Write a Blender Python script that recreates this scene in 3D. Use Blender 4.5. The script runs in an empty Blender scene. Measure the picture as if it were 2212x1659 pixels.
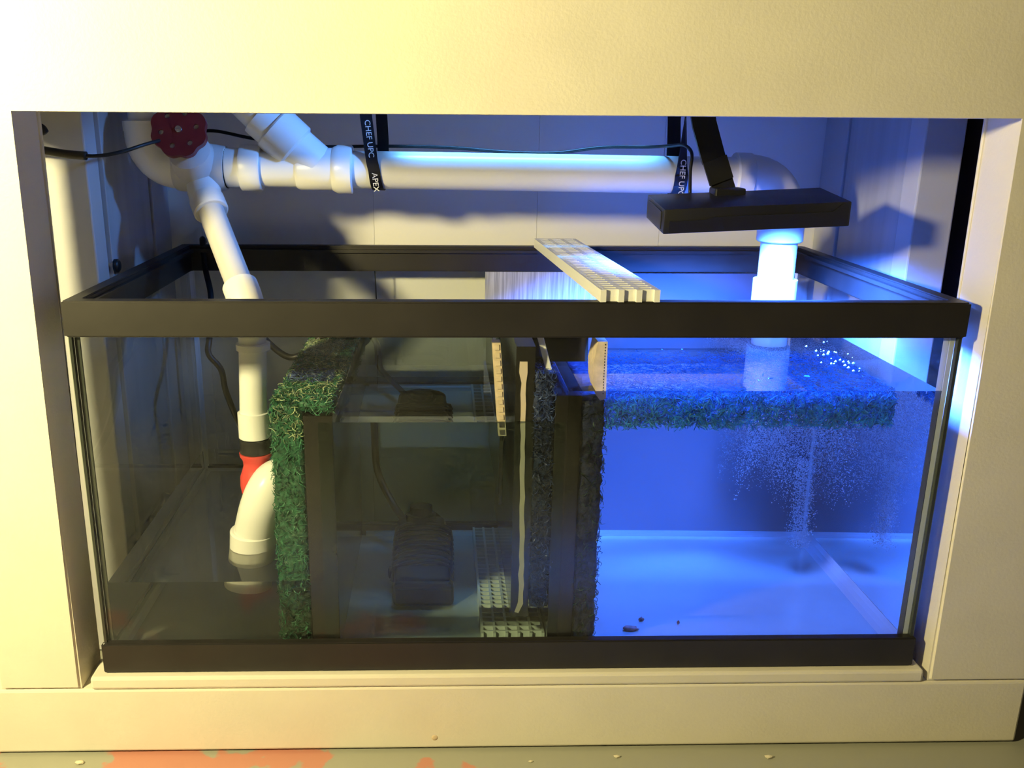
import bpy, bmesh, math, random
import numpy as np
from mathutils import Vector, Matrix

sc = bpy.context.scene
col = sc.collection
random.seed(7)
RNG = np.random.default_rng(11)

# ------------------------------------------------------------------ camera
F, SHIFT = 1950.0, 103.25
cam = bpy.data.cameras.new('camera')
cam.sensor_width = 36.0
cam.lens = F / 2212 * 36.0
cam.shift_x = SHIFT / 2212
cam.clip_start = 0.01
cam_o = bpy.data.objects.new('camera', cam)
col.objects.link(cam_o)
yaw, pitch, roll = -0.0281, -0.2816, -0.0074
Rm = (Matrix.Rotation(yaw, 3, 'Z') @ Matrix.Rotation(pitch, 3, 'X') @ Matrix.Rotation(roll, 3, 'Y'))
base = Matrix(((1, 0, 0), (0, 0, -1), (0, 1, 0)))          # camera axes: right x, up z, looking along +y
cam_o.matrix_world = Matrix.Translation((-0.0829, -0.8923, 0.5961)) @ (Rm @ base).to_4x4()
sc.camera = cam_o

# ------------------------------------------------------------------ world, lights, exposure
world = bpy.data.worlds.new('world')
sc.world = world
world.use_nodes = True
bg = world.node_tree.nodes['Background']
bg.inputs[0].default_value = (1.0, 0.76, 0.46, 1)
bg.inputs[1].default_value = 0.028


def lamp(kind, name, loc, energy, color, size=0.05, rot=None, size_y=None, parent=None):
    l = bpy.data.lights.new(name, kind)
    l.energy = energy
    l.color = color
    if kind == 'AREA':
        l.shape = 'RECTANGLE'
        l.size = size
        l.size_y = size_y or size
    else:
        l.shadow_soft_size = size
    l.cycles.is_caustics_light = True
    o = bpy.data.objects.new(name, l)
    o.location = loc
    if rot is not None:
        o.rotation_euler = rot
    col.objects.link(o)
    return o


lamp('POINT', 'warm_room_lamp', (-0.82, -0.65, 0.765), 80.0, (1.0, 0.85, 0.41), 0.05)

vs = sc.view_settings
vs.view_transform = 'Standard'
vs.look = 'None'
vs.exposure = 0.0
vs.gamma = 1.0
vs.use_curve_mapping = False
sc.cycles.max_bounces = 8
sc.cycles.diffuse_bounces = 3
sc.cycles.glossy_bounces = 4
sc.cycles.transmission_bounces = 8
sc.cycles.transparent_max_bounces = 14
sc.cycles.sample_clamp_indirect = 5.0
sc.cycles.adaptive_threshold = 0.06
sc.cycles.adaptive_min_samples = 20
sc.cycles.use_light_tree = False
LED_COL = (0.04, 0.165, 1.0)

# ------------------------------------------------------------------ materials


def nodes(name):
    m = bpy.data.materials.new(name)
    m.use_nodes = True
    return m, m.node_tree, m.node_tree.nodes['Principled BSDF']


def mat(name, color, rough=0.5, spec=0.5, metal=0.0, var=0.0, vscale=20.0, bump=0.0, bscale=200.0, coat=0.0,
        stretch=None, trans=0.0):
    m, nt, b = nodes(name)
    b.inputs['Base Color'].default_value = (*color, 1)
    b.inputs['Roughness'].default_value = rough
    b.inputs['Specular IOR Level'].default_value = spec
    b.inputs['Metallic'].default_value = metal
    b.inputs['Coat Weight'].default_value = coat
    b.inputs['Coat Roughness'].default_value = 0.06
    tc = nt.nodes.new('ShaderNodeTexCoord')
    mp = nt.nodes.new('ShaderNodeMapping')
    nt.links.new(tc.outputs['Object'], mp.inputs[0])
    if stretch:
        mp.inputs['Scale'].default_value = stretch
    if var > 0:
        n = nt.nodes.new('ShaderNodeTexNoise')
        n.inputs['Scale'].default_value = vscale
        n.inputs['Detail'].default_value = 5
        nt.links.new(mp.outputs[0], n.inputs['Vector'])
        r = nt.nodes.new('ShaderNodeValToRGB')
        r.color_ramp.elements[0].position = 0.3
        r.color_ramp.elements[1].position = 0.7
        lo = tuple(c * (1 - var) for c in color)
        hi = tuple(min(1, c * (1 + var)) for c in color)
        r.color_ramp.elements[0].color = (*lo, 1)
        r.color_ramp.elements[1].color = (*hi, 1)
        nt.links.new(n.outputs[0], r.inputs[0])
        nt.links.new(r.outputs[0], b.inputs['Base Color'])
    if bump > 0:
        n = nt.nodes.new('ShaderNodeTexNoise')
        n.inputs['Scale'].default_value = bscale
        n.inputs['Detail'].default_value = 3
        nt.links.new(mp.outputs[0], n.inputs['Vector'])
        bp = nt.nodes.new('ShaderNodeBump')
        bp.inputs['Strength'].default_value = bump
        bp.inputs['Distance'].default_value = 0.002
        nt.links.new(n.outputs[0], bp.inputs['Height'])
        nt.links.new(bp.outputs[0], b.inputs['Normal'])
    return m


def mat_pane(name, tint, ior=1.5, smudge=0.0):
    """thin clear glass: lets light straight through and mirrors by Fresnel, with a little film on it"""
    m = bpy.data.materials.new(name)
    m.use_nodes = True
    nt = m.node_tree
    nt.nodes.clear()
    out = nt.nodes.new('ShaderNodeOutputMaterial')
    fr = nt.nodes.new('ShaderNodeFresnel')
    # both faces of the sheet meet air: undo the inversion the Fresnel node makes on back faces
    ge = nt.nodes.new('ShaderNodeNewGeometry')
    mr = nt.nodes.new('ShaderNodeMapRange')
    mr.inputs[3].default_value = ior
    mr.inputs[4].default_value = 1.0 / ior
    nt.links.new(ge.outputs['Backfacing'], mr.inputs[0])
    nt.links.new(mr.outputs[0], fr.inputs['IOR'])
    t = nt.nodes.new('ShaderNodeBsdfTransparent')
    t.inputs[0].default_value = (*tint, 1)
    g = nt.nodes.new('ShaderNodeBsdfGlossy')
    g.inputs['Roughness'].default_value = 0.0
    mx = nt.nodes.new('ShaderNodeMixShader')
    nt.links.new(fr.outputs[0], mx.inputs[0])
    nt.links.new(t.outputs[0], mx.inputs[1])
    nt.links.new(g.outputs[0], mx.inputs[2])
    last = mx
    if smudge > 0:
        d = nt.nodes.new('ShaderNodeBsdfDiffuse')
        d.inputs[0].default_value = (0.8, 0.8, 0.75, 1)
        m2 = nt.nodes.new('ShaderNodeMixShader')
        tc = nt.nodes.new('ShaderNodeTexCoord')
        n = nt.nodes.new('ShaderNodeTexNoise')
        n.inputs['Scale'].default_value = 9
        n.inputs['Detail'].default_value = 6
        nt.links.new(tc.outputs['Object'], n.inputs['Vector'])
        mp = nt.nodes.new('ShaderNodeMapRange')
        mp.inputs[1].default_value = 0.35
        mp.inputs[2].default_value = 0.75
        mp.inputs[3].default_value = 0.0
        mp.inputs[4].default_value = smudge
        nt.links.new(n.outputs[0], mp.inputs[0])
        nt.links.new(mp.outputs[0], m2.inputs[0])
        nt.links.new(mx.outputs[0], m2.inputs[1])
        nt.links.new(d.outputs[0], m2.inputs[2])
        last = m2
    nt.links.new(last.outputs[0], out.inputs[0])
    return m


def mat_water(name, tint):
    m = bpy.data.materials.new(name)
    m.use_nodes = True
    nt = m.node_tree
    nt.nodes.clear()
    out = nt.nodes.new('ShaderNodeOutputMaterial')
    g = nt.nodes.new('ShaderNodeBsdfGlass')
    g.inputs['Color'].default_value = (*tint, 1)
    g.inputs['Roughness'].default_value = 0.0
    g.inputs['IOR'].default_value = 1.333
    nt.links.new(g.outputs[0], out.inputs[0])
    return m


def mat_floor():
    m, nt, b = nodes('painted_concrete')
    tc = nt.nodes.new('ShaderNodeTexCoord')
    n = nt.nodes.new('ShaderNodeTexNoise')
    n.inputs['Scale'].default_value = 7.0
    n.inputs['Detail'].default_value = 5
    n.inputs['Roughness'].default_value = 0.5
    nt.links.new(tc.outputs['Object'], n.inputs['Vector'])
    # chipped patches grow denser to the left of the stand (x below about 0)
    sx = nt.nodes.new('ShaderNodeSeparateXYZ')
    nt.links.new(tc.outputs['Object'], sx.inputs[0])
    mr = nt.nodes.new('ShaderNodeMapRange')
    mr.inputs[1].default_value = -0.05
    mr.inputs[2].default_value = 0.15
    mr.inputs[3].default_value = 0.02
    mr.inputs[4].default_value = -0.2
    nt.links.new(sx.outputs[0], mr.inputs[0])
    my = nt.nodes.new('ShaderNodeMapRange')      # wear is along the foot of the stand only
    my.inputs[1].default_value = 0.15
    my.inputs[2].default_value = 0.40
    my.inputs[3].default_value = -0.25
    my.inputs[4].default_value = 0.0
    sy = nt.nodes.new('ShaderNodeMath')
    nt.links.new(sx.outputs[1], my.inputs[0])
    nt.links.new(my.outputs[0], sy.inputs[0])
    nt.links.new(n.outputs[0], sy.inputs[1])
    ad = nt.nodes.new('ShaderNodeMath')
    nt.links.new(sy.outputs[0], ad.inputs[0])
    nt.links.new(mr.outputs[0], ad.inputs[1])
    r = nt.nodes.new('ShaderNodeValToRGB')
    r.color_ramp.interpolation = 'LINEAR'
    e = r.color_ramp.elements
    e[0].position = 0.53
    e[0].color = (0.37, 0.37, 0.30, 1)
    e[1].position = 0.545
    e[1].color = (0.56, 0.25, 0.18, 1)
    nt.links.new(ad.outputs[0], r.inputs[0])
    nt.links.new(r.outputs[0], b.inputs['Base Color'])
    b.inputs['Roughness'].default_value = 0.45
    bp = nt.nodes.new('ShaderNodeBump')
    bp.inputs['Strength'].default_value = 0.3
    bp.inputs['Distance'].default_value = 0.002
    bp.invert = True
    nt.links.new(r.outputs[0], bp.inputs['Height'])
    nt.links.new(bp.outputs[0], b.inputs['Normal'])
    return m


M = {}
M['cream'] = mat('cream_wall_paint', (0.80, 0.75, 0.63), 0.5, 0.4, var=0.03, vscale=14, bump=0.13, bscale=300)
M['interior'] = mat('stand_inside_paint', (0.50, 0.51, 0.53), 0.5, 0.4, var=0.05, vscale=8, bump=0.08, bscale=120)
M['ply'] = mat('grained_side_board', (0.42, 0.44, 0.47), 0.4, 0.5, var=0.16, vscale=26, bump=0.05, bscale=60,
               stretch=(1, 1, 0.08))
M['backwall'] = mat('back_wall_paint', (0.86, 0.85, 0.82), 0.55, 0.35, var=0.03, vscale=6, bump=0.06, bscale=160)
M['gap_shade'] = mat('shade_dark_wood', (0.07, 0.05, 0.04), 0.8, 0.2, var=0.2, vscale=20, stretch=(1, 1, 0.1))
M['dark'] = mat('dark_gap', (0.03, 0.03, 0.03), 0.9, 0.1)
M['pvc'] = mat('white_pvc', (0.84, 0.84, 0.82), 0.32, 0.5, var=0.03, vscale=12, bump=0.03, bscale=80)
M['pvc_grey'] = mat('pale_grey_pvc', (0.62, 0.61, 0.60), 0.38, 0.45, var=0.04, vscale=10)
M['rim'] = mat('black_rim_plastic', (0.016, 0.014, 0.012), 0.46, 0.6, var=0.25, vscale=18, bump=0.04, bscale=90)
M['black'] = mat('black_plastic', (0.010, 0.010, 0.011), 0.42, 0.5)
M['baffle'] = mat('black_acrylic', (0.012, 0.011, 0.010), 0.16, 0.5, var=0.3, vscale=9)
M['rubber'] = mat('black_rubber', (0.012, 0.012, 0.013), 0.45, 0.5)
M['strap'] = mat('black_hanger_strap', (0.008, 0.008, 0.012), 0.5, 0.3)
M['letter'] = mat('white_print', (0.75, 0.75, 0.78), 0.5)
M['red'] = mat('maroon_handle', (0.17, 0.014, 0.018), 0.38, 0.5, var=0.1, vscale=30)
M['redfit'] = mat('red_fitting', (0.72, 0.07, 0.06), 0.4, 0.5)
M['steel'] = mat('steel_screw', (0.6, 0.6, 0.62), 0.25, metal=1.0)
M['sponge'] = mat('green_fibre', (0.022, 0.125, 0.058), 0.5, 0.5, var=0.6, vscale=60)
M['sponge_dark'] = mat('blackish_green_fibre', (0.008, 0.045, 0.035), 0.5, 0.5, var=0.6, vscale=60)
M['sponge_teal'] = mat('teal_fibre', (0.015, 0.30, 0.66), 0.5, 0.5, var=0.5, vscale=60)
M['sponge_tan'] = mat('green_tan_fibre', (0.30, 0.36, 0.20), 0.5, 0.5, var=0.4, vscale=40)
M['sponge_core'] = mat('dark_green_fibre_core', (0.015, 0.085, 0.04), 0.6, 0.4, var=0.6, vscale=160, bump=0.9, bscale=170)
M['sponge_blue'] = mat('blue_fibre', (0.025, 0.05, 0.15), 0.5, 0.5, var=0.5, vscale=60)
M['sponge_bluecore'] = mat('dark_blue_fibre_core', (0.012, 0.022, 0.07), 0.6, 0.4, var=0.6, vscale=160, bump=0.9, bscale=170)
M['grid'] = mat('white_styrene_grid', (0.86, 0.86, 0.80), 0.35, 0.5)
M['tan'] = mat('tan_edge', (0.70, 0.56, 0.38), 0.6, 0.3, var=0.15, vscale=120)
M['bead'] = mat('beige_silicone_bead', (0.66, 0.55, 0.42), 0.55, 0.4)
M['silicone'] = mat('clear_silicone', (0.62, 0.66, 0.70), 0.3, 0.5)
M['silicone_dark'] = mat('dark_corner_silicone', (0.03, 0.035, 0.03), 0.25, 0.6)
M['bottom'] = mat('pale_bottom_glass', (0.62, 0.65, 0.63), 0.2, 0.5, var=0.06, vscale=11, coat=1.0)
M['bottom'].node_tree.nodes['Principled BSDF'].inputs['Coat IOR'].default_value = 2.3
M['bottom'].node_tree.nodes['Principled BSDF'].inputs['Coat Roughness'].default_value = 0.03
M['catch_sheet'] = mat('added_catch_sheet', (0.07, 0.065, 0.08), 0.5, 0.3, var=0.05, vscale=4)
M['brushed'] = mat('scratched_grey_acrylic', (0.42, 0.43, 0.45), 0.35, 0.5, var=0.35, vscale=60, stretch=(6, 1, 0.25))
M['pump'] = mat('pump_black', (0.012, 0.011, 0.010), 0.5, 0.4)
M['pumptext'] = mat('pump_grey_print', (0.12, 0.12, 0.12), 0.5)
M['pane'] = mat_pane('aquarium_glass', (0.98, 0.99, 0.985), 1.33, 0.010)
M['edge'] = mat('glass_edge_highlight', (0.34, 0.38, 0.33), 0.15, 0.6)
M['water_l'] = mat_water('water_still', (0.96, 0.97, 0.93))
M['water_m'] = mat_water('water_cloudy', (0.84, 0.96, 0.94))
M['water_r'] = mat_water('water_blue', (0.97, 0.98, 1.0))
M['floor'] = mat_floor()
M['crumb'] = mat('pale_paint_crumb', (0.75, 0.68, 0.5), 0.6)
M['debris'] = mat('red_brown_debris', (0.16, 0.05, 0.05), 0.7, var=0.5, vscale=200)


def mat_bubble():
    """fine air bubbles: scatter light forwards and back, partly see-through"""
    m = bpy.data.materials.new('air_bubble')
    m.use_nodes = True
    nt = m.node_tree
    nt.nodes.clear()
    out = nt.nodes.new('ShaderNodeOutputMaterial')
    d = nt.nodes.new('ShaderNodeBsdfDiffuse')
    d.inputs[0].default_value = (0.95, 0.97, 1, 1)
    tl = nt.nodes.new('ShaderNodeBsdfTranslucent')
    tl.inputs[0].default_value = (0.95, 0.97, 1, 1)
    tr = nt.nodes.new('ShaderNodeBsdfTransparent')
    a1 = nt.nodes.new('ShaderNodeMixShader')
    a1.inputs[0].default_value = 0.5
    nt.links.new(d.outputs[0], a1.inputs[1])
    nt.links.new(tl.outputs[0], a1.inputs[2])
    a2 = nt.nodes.new('ShaderNodeMixShader')
    a2.inputs[0].default_value = 0.8
    nt.links.new(tr.outputs[0], a2.inputs[1])
    nt.links.new(a1.outputs[0], a2.inputs[2])
    nt.links.new(a2.outputs[0], out.inputs[0])
    return m


M['bubble'] = mat_bubble()


def mat_emit(name, color, s):
    m, nt, b = nodes(name)
    b.inputs['Base Color'].default_value = (0.8, 0.8, 0.8, 1)
    b.inputs['Emission Color'].default_value = (*color, 1)
    b.inputs['Emission Strength'].default_value = s
    return m


M['diode'] = mat_emit('led_diode', LED_COL, 8.0)

# ------------------------------------------------------------------ mesh helpers
ORIGIN = {}


def tag(o, label=None, cat=None, group=None, kind=None):
    if label:
        o['label'] = label
    if cat:
        o['category'] = cat
    if group:
        o['group'] = group
    if kind:
        o['kind'] = kind
    return o


def thing(name, loc, label, cat, group=None, kind=None):
    o = bpy.data.objects.new(name, None)
    o.empty_display_size = 0.02
    o.location = loc
    col.objects.link(o)
    ORIGIN[o.name] = Vector(loc)
    return tag(o, label, cat, group, kind)


def obj(name, bm, m, parent=None, smooth=False, receiver=True, label=None):
    """bm is in world coordinates; link it as one mesh object, moved into its parent's frame"""
    me = bpy.data.meshes.new(name)
    if parent is not None:
        org = ORIGIN[parent.name]
    else:
        xs = [v.co for v in bm.verts]
        mn = [min(c[i] for c in xs) for i in range(3)]
        mx = [max(c[i] for c in xs) for i in range(3)]
        org = Vector(((mn[0] + mx[0]) / 2, (mn[1] + mx[1]) / 2, mn[2]))
    lo = Vector([min(v.co[i] for v in bm.verts) for i in range(3)])
    hi = Vector([max(v.co[i] for v in bm.verts) for i in range(3)])
    for v in bm.verts:
        v.co -= org
    bmesh.ops.recalc_face_normals(bm, faces=bm.faces[:])
    if smooth:
        for f in bm.faces:
            f.smooth = True
    bm.to_mesh(me)
    bm.free()
    if isinstance(m, (list, tuple)):
        for k in m:
            me.materials.append(k)
    else:
        me.materials.append(m)
    o = bpy.data.objects.new(name, me)
    col.objects.link(o)
    if parent is not None:
        o.parent = parent
    else:
        o.location = org
    ORIGIN[o.name] = org
    if receiver and (name == 'panel' or (lo.z < 0.40 and lo.x > -0.47 and hi.x < 0.47 and lo.y > 0 and hi.y < 0.45)):
        o.cycles.is_caustics_receiver = True     # things in and around the water
    if label:
        o['label'] = label
    return o


def smooth_by_angle(o, deg=35):
    me = o.data
    bm = bmesh.new()
    bm.from_mesh(me)
    for f in bm.faces:
        f.smooth = True
    for e in bm.edges:
        if len(e.link_faces) == 2 and e.calc_face_angle(0) > math.radians(deg):
            e.smooth = False
    bm.to_mesh(me)
    bm.free()
    return o


def box(bm, a, b, bevel=0.0, seg=2):
    vs_ = [bm.verts.new((x, y, z)) for x in (a[0], b[0]) for y in (a[1], b[1]) for z in (a[2], b[2])]
    idx = [(0, 1, 3, 2), (4, 6, 7, 5), (0, 4, 5, 1), (2, 3, 7, 6), (0, 2, 6, 4), (1, 5, 7, 3)]
    fs = [bm.faces.new([vs_[i] for i in f]) for f in idx]
    if bevel > 0:
        es = list({e for f in fs for e in f.edges})
        bmesh.ops.bevel(bm, geom=es, offset=bevel, segments=seg, affect='EDGES', profile=0.5)
    return bm


def bx(a, b, bevel=0.0, seg=2):
    return box(bmesh.new(), a, b, bevel, seg)


def hexa(pts, bevel=0.0):
    """8 points: index bits x,y,z as in box()"""
    bm = bmesh.new()
    vs_ = [bm.verts.new(p) for p in pts]
    idx = [(0, 1, 3, 2), (4, 6, 7, 5), (0, 4, 5, 1), (2, 3, 7, 6), (0, 2, 6, 4), (1, 5, 7, 3)]
    for f in idx:
        bm.faces.new([vs_[i] for i in f])
    if bevel > 0:
        bmesh.ops.bevel(bm, geom=bm.edges[:], offset=bevel, segments=2, affect='EDGES', profile=0.5)
    return bm


def frames(P):
    P = [Vector(p) for p in P]
    T = []
    for i in range(len(P)):
        a = P[max(0, i - 1)]
        b = P[min(len(P) - 1, i + 1)]
        T.append((b - a).normalized())
    up = Vector((0, 0, 1)) if abs(T[0].z) < 0.9 else Vector((0, 1, 0))
    n = (up - T[0] * up.dot(T[0])).normalized()
    out = []
    for i, t in enumerate(T):
        n = (n - t * n.dot(t))
        n.normalize()
        out.append((P[i], t, n, t.cross(n)))
    return out


def tube(bm, P, r, seg=20, cap=True):
    fr = frames(P)
    rings = []
    for i, (p, t, n, b) in enumerate(fr):
        rr = r[i] if isinstance(r, (list, tuple)) else r
        rings.append([bm.verts.new(p + (n * math.cos(2 * math.pi * k / seg) + b * math.sin(2 * math.pi * k / seg)) * rr)
                      for k in range(seg)])
    for A, B in zip(rings[:-1], rings[1:]):
        for k in range(seg):
            bm.faces.new((A[k], A[(k + 1) % seg], B[(k + 1) % seg], B[k]))
    if cap:
        bm.faces.new(rings[0][::-1])
        bm.faces.new(rings[-1])
    return bm


def tb(P, r, seg=20, cap=True):
    return tube(bmesh.new(), P, r, seg, cap)


def lathe(p0, direction, prof, seg=28):
    """prof: list of (distance along the axis, radius)"""
    d = Vector(direction).normalized()
    pts = [Vector(p0) + d * a for a, _ in prof]
    bm = bmesh.new()
    up = Vector((0, 0, 1)) if abs(d.z) < 0.9 else Vector((0, 1, 0))
    n = (up - d * up.dot(d)).normalized()
    b = d.cross(n)
    rings = []
    for p, (a, r) in zip(pts, prof):
        rings.append([bm.verts.new(p + (n * math.cos(2 * math.pi * k / seg) + b * math.sin(2 * math.pi * k / seg)) * max(r, 1e-5))
                      for k in range(seg)])
    for A, B in zip(rings[:-1], rings[1:]):
        for k in range(seg):
            bm.faces.new((A[k], A[(k + 1) % seg], B[(k + 1) % seg], B[k]))
    bm.faces.new(rings[0][::-1])
    bm.faces.new(rings[-1])
    return bm


def smoothpath(P, n=8):
    """Catmull-Rom through the points"""
    P = [Vector(p) for p in P]
    Q = [P[0] * 2 - P[1]] + P + [P[-1] * 2 - P[-2]]
    out = []
    for i in range(1, len(Q) - 2):
        for k in range(n):
            t = k / n
            a, b, c, d = Q[i - 1], Q[i], Q[i + 1], Q[i + 2]
            out.append(0.5 * ((2 * b) + (c - a) * t + (2 * a - 5 * b + 4 * c - d) * t * t + (3 * b - a - 3 * c + d) * t ** 3))
    out.append(P[-1])
    return out


def ribbon(P, width, thick, ang=None):
    """flat strap along P; its width lies along x, turned about z by ang[i]"""
    fr = frames(P)
    bm = bmesh.new()
    rings = []
    for i, (p, t, n, b) in enumerate(fr):
        a = ang[i] if ang else 0.0
        w = Vector((math.cos(a), math.sin(a), 0))
        w = (w - t * w.dot(t)).normalized()
        h = t.cross(w).normalized()
        ww = width[i] if isinstance(width, (list, tuple)) else width
        rings.append([bm.verts.new(p + w * sx * ww / 2 + h * sh * thick / 2) for sx, sh in ((-1, -1), (1, -1), (1, 1), (-1, 1))])
    for A, B in zip(rings[:-1], rings[1:]):
        for k in range(4):
            bm.faces.new((A[k], A[(k + 1) % 4], B[(k + 1) % 4], B[k]))
    bm.faces.new(rings[0][::-1])
    bm.faces.new(rings[-1])
    return bm


def text_bm(body, size, org, xdir, ydir, depth=0.0003):
    cu = bpy.data.curves.new('tmp_text', 'FONT')
    cu.body = body
    cu.size = size
    cu.extrude = depth
    cu.align_x = 'CENTER'
    cu.align_y = 'CENTER'
    cu.resolution_u = 3
    t = bpy.data.objects.new('tmp_text', cu)
    col.objects.link(t)
    dg = bpy.context.evaluated_depsgraph_get()
    me = bpy.data.meshes.new_from_object(t.evaluated_get(dg))
    bpy.data.objects.remove(t)
    bpy.data.curves.remove(cu)
    bm = bmesh.new()
    bm.from_mesh(me)
    bpy.data.meshes.remove(me)
    X, Y = Vector(xdir).normalized(), Vector(ydir).normalized()
    Z = X.cross(Y)
    for v in bm.verts:
        c = v.co.copy()
        v.co = Vector(org) + X * c.x + Y * c.y + Z * c.z
    return bm


def bulk(name, V, Fc, m, parent=None, org=None, smooth=False, receiver=True):
    """large mesh from numpy arrays (world coordinates)"""
    if parent is not None:
        org = ORIGIN[parent.name]
    elif org is None:
        mn, mx = V.min(0), V.max(0)
        org = Vector(((mn[0] + mx[0]) / 2, (mn[1] + mx[1]) / 2, mn[2]))
    me = bpy.data.meshes.new(name)
    me.from_pydata((V - np.array(org)).tolist(), [], Fc.tolist())
    me.update()
    if isinstance(m, (list, tuple)):
        for k in m:
            me.materials.append(k)
    else:
        me.materials.append(m)
    if smooth:
        me.polygons.foreach_set('use_smooth', [True] * len(me.polygons))
    o = bpy.data.objects.new(name, me)
    col.objects.link(o)
    if parent is not None:
        o.parent = parent
    else:
        o.location = org
    ORIGIN[o.name] = Vector(org)
    o.cycles.is_caustics_receiver = receiver
    return o


def fibres(faces, n, length=(0.005, 0.011), rad=(0.00032, 0.0006)):
    """short crimped fibres scattered over rectangles (corner, u, v, normal); returns V, F"""
    area = np.array([np.linalg.norm(np.cross(f[1], f[2])) for f in faces])
    pick = RNG.choice(len(faces), n, p=area / area.sum())
    C = np.array([f[0] for f in faces], float)[pick]
    U = np.array([f[1] for f in faces], float)[pick]
    W = np.array([f[2] for f in faces], float)[pick]
    N = np.array([f[3] for f in faces], float)[pick]
    p = C + U * RNG.random((n, 1)) + W * RNG.random((n, 1)) + N * RNG.normal(0, 0.0012, (n, 1))
    d = RNG.normal(size=(n, 3))
    d -= N * (d * N).sum(1, keepdims=True) * 0.55
    d /= np.linalg.norm(d, axis=1, keepdims=True)
    L = RNG.uniform(*length, (n, 1))
    bend = np.cross(d, RNG.normal(size=(n, 3)))
    bend /= np.linalg.norm(bend, axis=1, keepdims=True)
    rr = RNG.uniform(*rad, (n, 1))
    K = 4
    V = np.zeros((n, K, 3, 3))
    a = np.cross(d, bend)
    for k in range(K):
        s = k / (K - 1) - 0.5
        c = p + d * L * s + bend * L * 0.38 * (0.25 - s * s) * 2 + N * 0.0012 * (1 - abs(s) * 2)
        taper = 1 - 0.3 * abs(s) * 2
        for j in range(3):
            th = 2 * math.pi * j / 3
            V[:, k, j] = c + (a * math.cos(th) + bend * math.sin(th)) * rr * taper
    base_i = np.arange(n)[:, None] * (K * 3)
    Fs = []
    for k in range(K - 1):
        for j in range(3):
            j2 = (j + 1) % 3
            Fs.append(np.concatenate([base_i + k * 3 + j, base_i + k * 3 + j2, base_i + (k + 1) * 3 + j2, base_i + (k + 1) * 3 + j], 1))
    return V.reshape(-1, 3), np.concatenate(Fs, 0)


def rough_box(a, b, res=0.006, amp=0.0022):
    """a closed box with a lumpy skin"""
    bm = bmesh.new()
    box(bm, a, b)
    for axis in range(3):
        n = int((b[axis] - a[axis]) / res)
        for k in range(1, n):
            no = [0, 0, 0]
            no[axis] = 1
            co = [0, 0, 0]
            co[axis] = a[axis] + (b[axis] - a[axis]) * k / n
            bmesh.ops.bisect_plane(bm, geom=bm.verts[:] + bm.edges[:] + bm.faces[:], plane_co=co, plane_no=no)
    for v in bm.verts:
        v.co += Vector(RNG.normal(0, amp * 0.5, 3))
    return bm


# ------------------------------------------------------------------ setting
o = obj('floor', bx((-2.2, -2.4, -0.14), (2.2, 1.2, -0.1)), M['floor'])   # its origin is at x 0, y -0.6
tag(o, kind='structure')
FLOOR_Z = -0.1

BW = 0.485
wb = thing('wall_back', (0, BW, FLOOR_Z), None, None, kind='structure')
obj('wall_core', bx((-1.0, BW + 0.004, FLOOR_Z), (0.60, BW + 0.05, 1.2)), M['dark'], wb)
seams = [-1.0, -0.44, -0.182, 0.064, 0.251, 0.60]
for s0, s1 in zip(seams[:-1], seams[1:]):
    obj('panel', bx((s0 + 0.0002, BW, FLOOR_Z), (s1 - 0.0002, BW + 0.0042, 1.2)), M['backwall'], wb)

# ------------------------------------------------------------------ stand
YF, YB = -0.008, 0.056
stand = thing('aquarium_stand', (0, 0.2, FLOOR_Z), 'cream painted wooden cabinet stand framing the open sump aquarium', 'stand')
cr = M['cream']


ff = bmesh.new()
op = [(-0.572, -0.0150), (-0.4835, -0.0150), (-0.4830, 0.6068), (0.4765, 0.6068), (0.4765, -0.0150), (0.592, -0.0150), (0.62, 0.95), (-0.66, 0.95), (-0.66, 0.62), (-0.572, 0.6)]
op[6] = (0.592, 0.95)
fa = [ff.verts.new((x, YF, z)) for x, z in op]
fb = [ff.verts.new((x, YB, z)) for x, z in op]
ff.faces.new(fa)
ff.faces.new(fb[::-1])
for k in range(len(op)):
    k2 = (k + 1) % len(op)
    ff.faces.new((fa[k], fb[k], fb[k2], fa[k2]))
bmesh.ops.bevel(ff, geom=[e for e in ff.edges if abs(e.verts[0].co.y - e.verts[1].co.y) < 1e-6], offset=0.003, segments=3, affect='EDGES')
obj('face_frame', ff, cr, stand)
obj('bottom_rail', bx((-0.66, YF, FLOOR_Z + 0.003), (0.592, YB, -0.0158), 0.0028), cr, stand)
obj('shelf', bx((-0.4725, YF - 0.001, -0.0152), (0.4695, 0.482, 0.0), 0.0032), cr, stand)
for sx in (-1, 1):
    x0, x1 = (-0.640, -0.494) if sx < 0 else (0.491, 0.540)
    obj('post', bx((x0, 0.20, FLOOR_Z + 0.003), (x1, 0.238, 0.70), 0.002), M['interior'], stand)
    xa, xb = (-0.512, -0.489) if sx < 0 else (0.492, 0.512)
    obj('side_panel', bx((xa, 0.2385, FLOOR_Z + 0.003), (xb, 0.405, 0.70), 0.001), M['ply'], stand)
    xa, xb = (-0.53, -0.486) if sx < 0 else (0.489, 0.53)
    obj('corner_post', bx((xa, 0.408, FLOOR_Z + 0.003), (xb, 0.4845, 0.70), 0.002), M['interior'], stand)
obj('gap_shade_panel', bx((0.577, YB + 0.001, FLOOR_Z + 0.003), (0.591, 0.4845, 0.6995)), M['gap_shade'], stand)  # panel added behind the right gap, coloured dark to read as shade
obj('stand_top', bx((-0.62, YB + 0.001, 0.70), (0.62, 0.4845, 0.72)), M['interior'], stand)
# paint knots and dings on the bottom rail
for (x, z, r) in ((-0.089, -0.083, 0.004),):
    bm = lathe((x, YF - 0.0003, z), (0, 1, 0), [(0, r * 0.4), (0.0002, r * 0.9), (0.001, r)], 18)
    obj('knot', bm, M['cream'] if x > 0 else M['tan'], stand, smooth=True)

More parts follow.
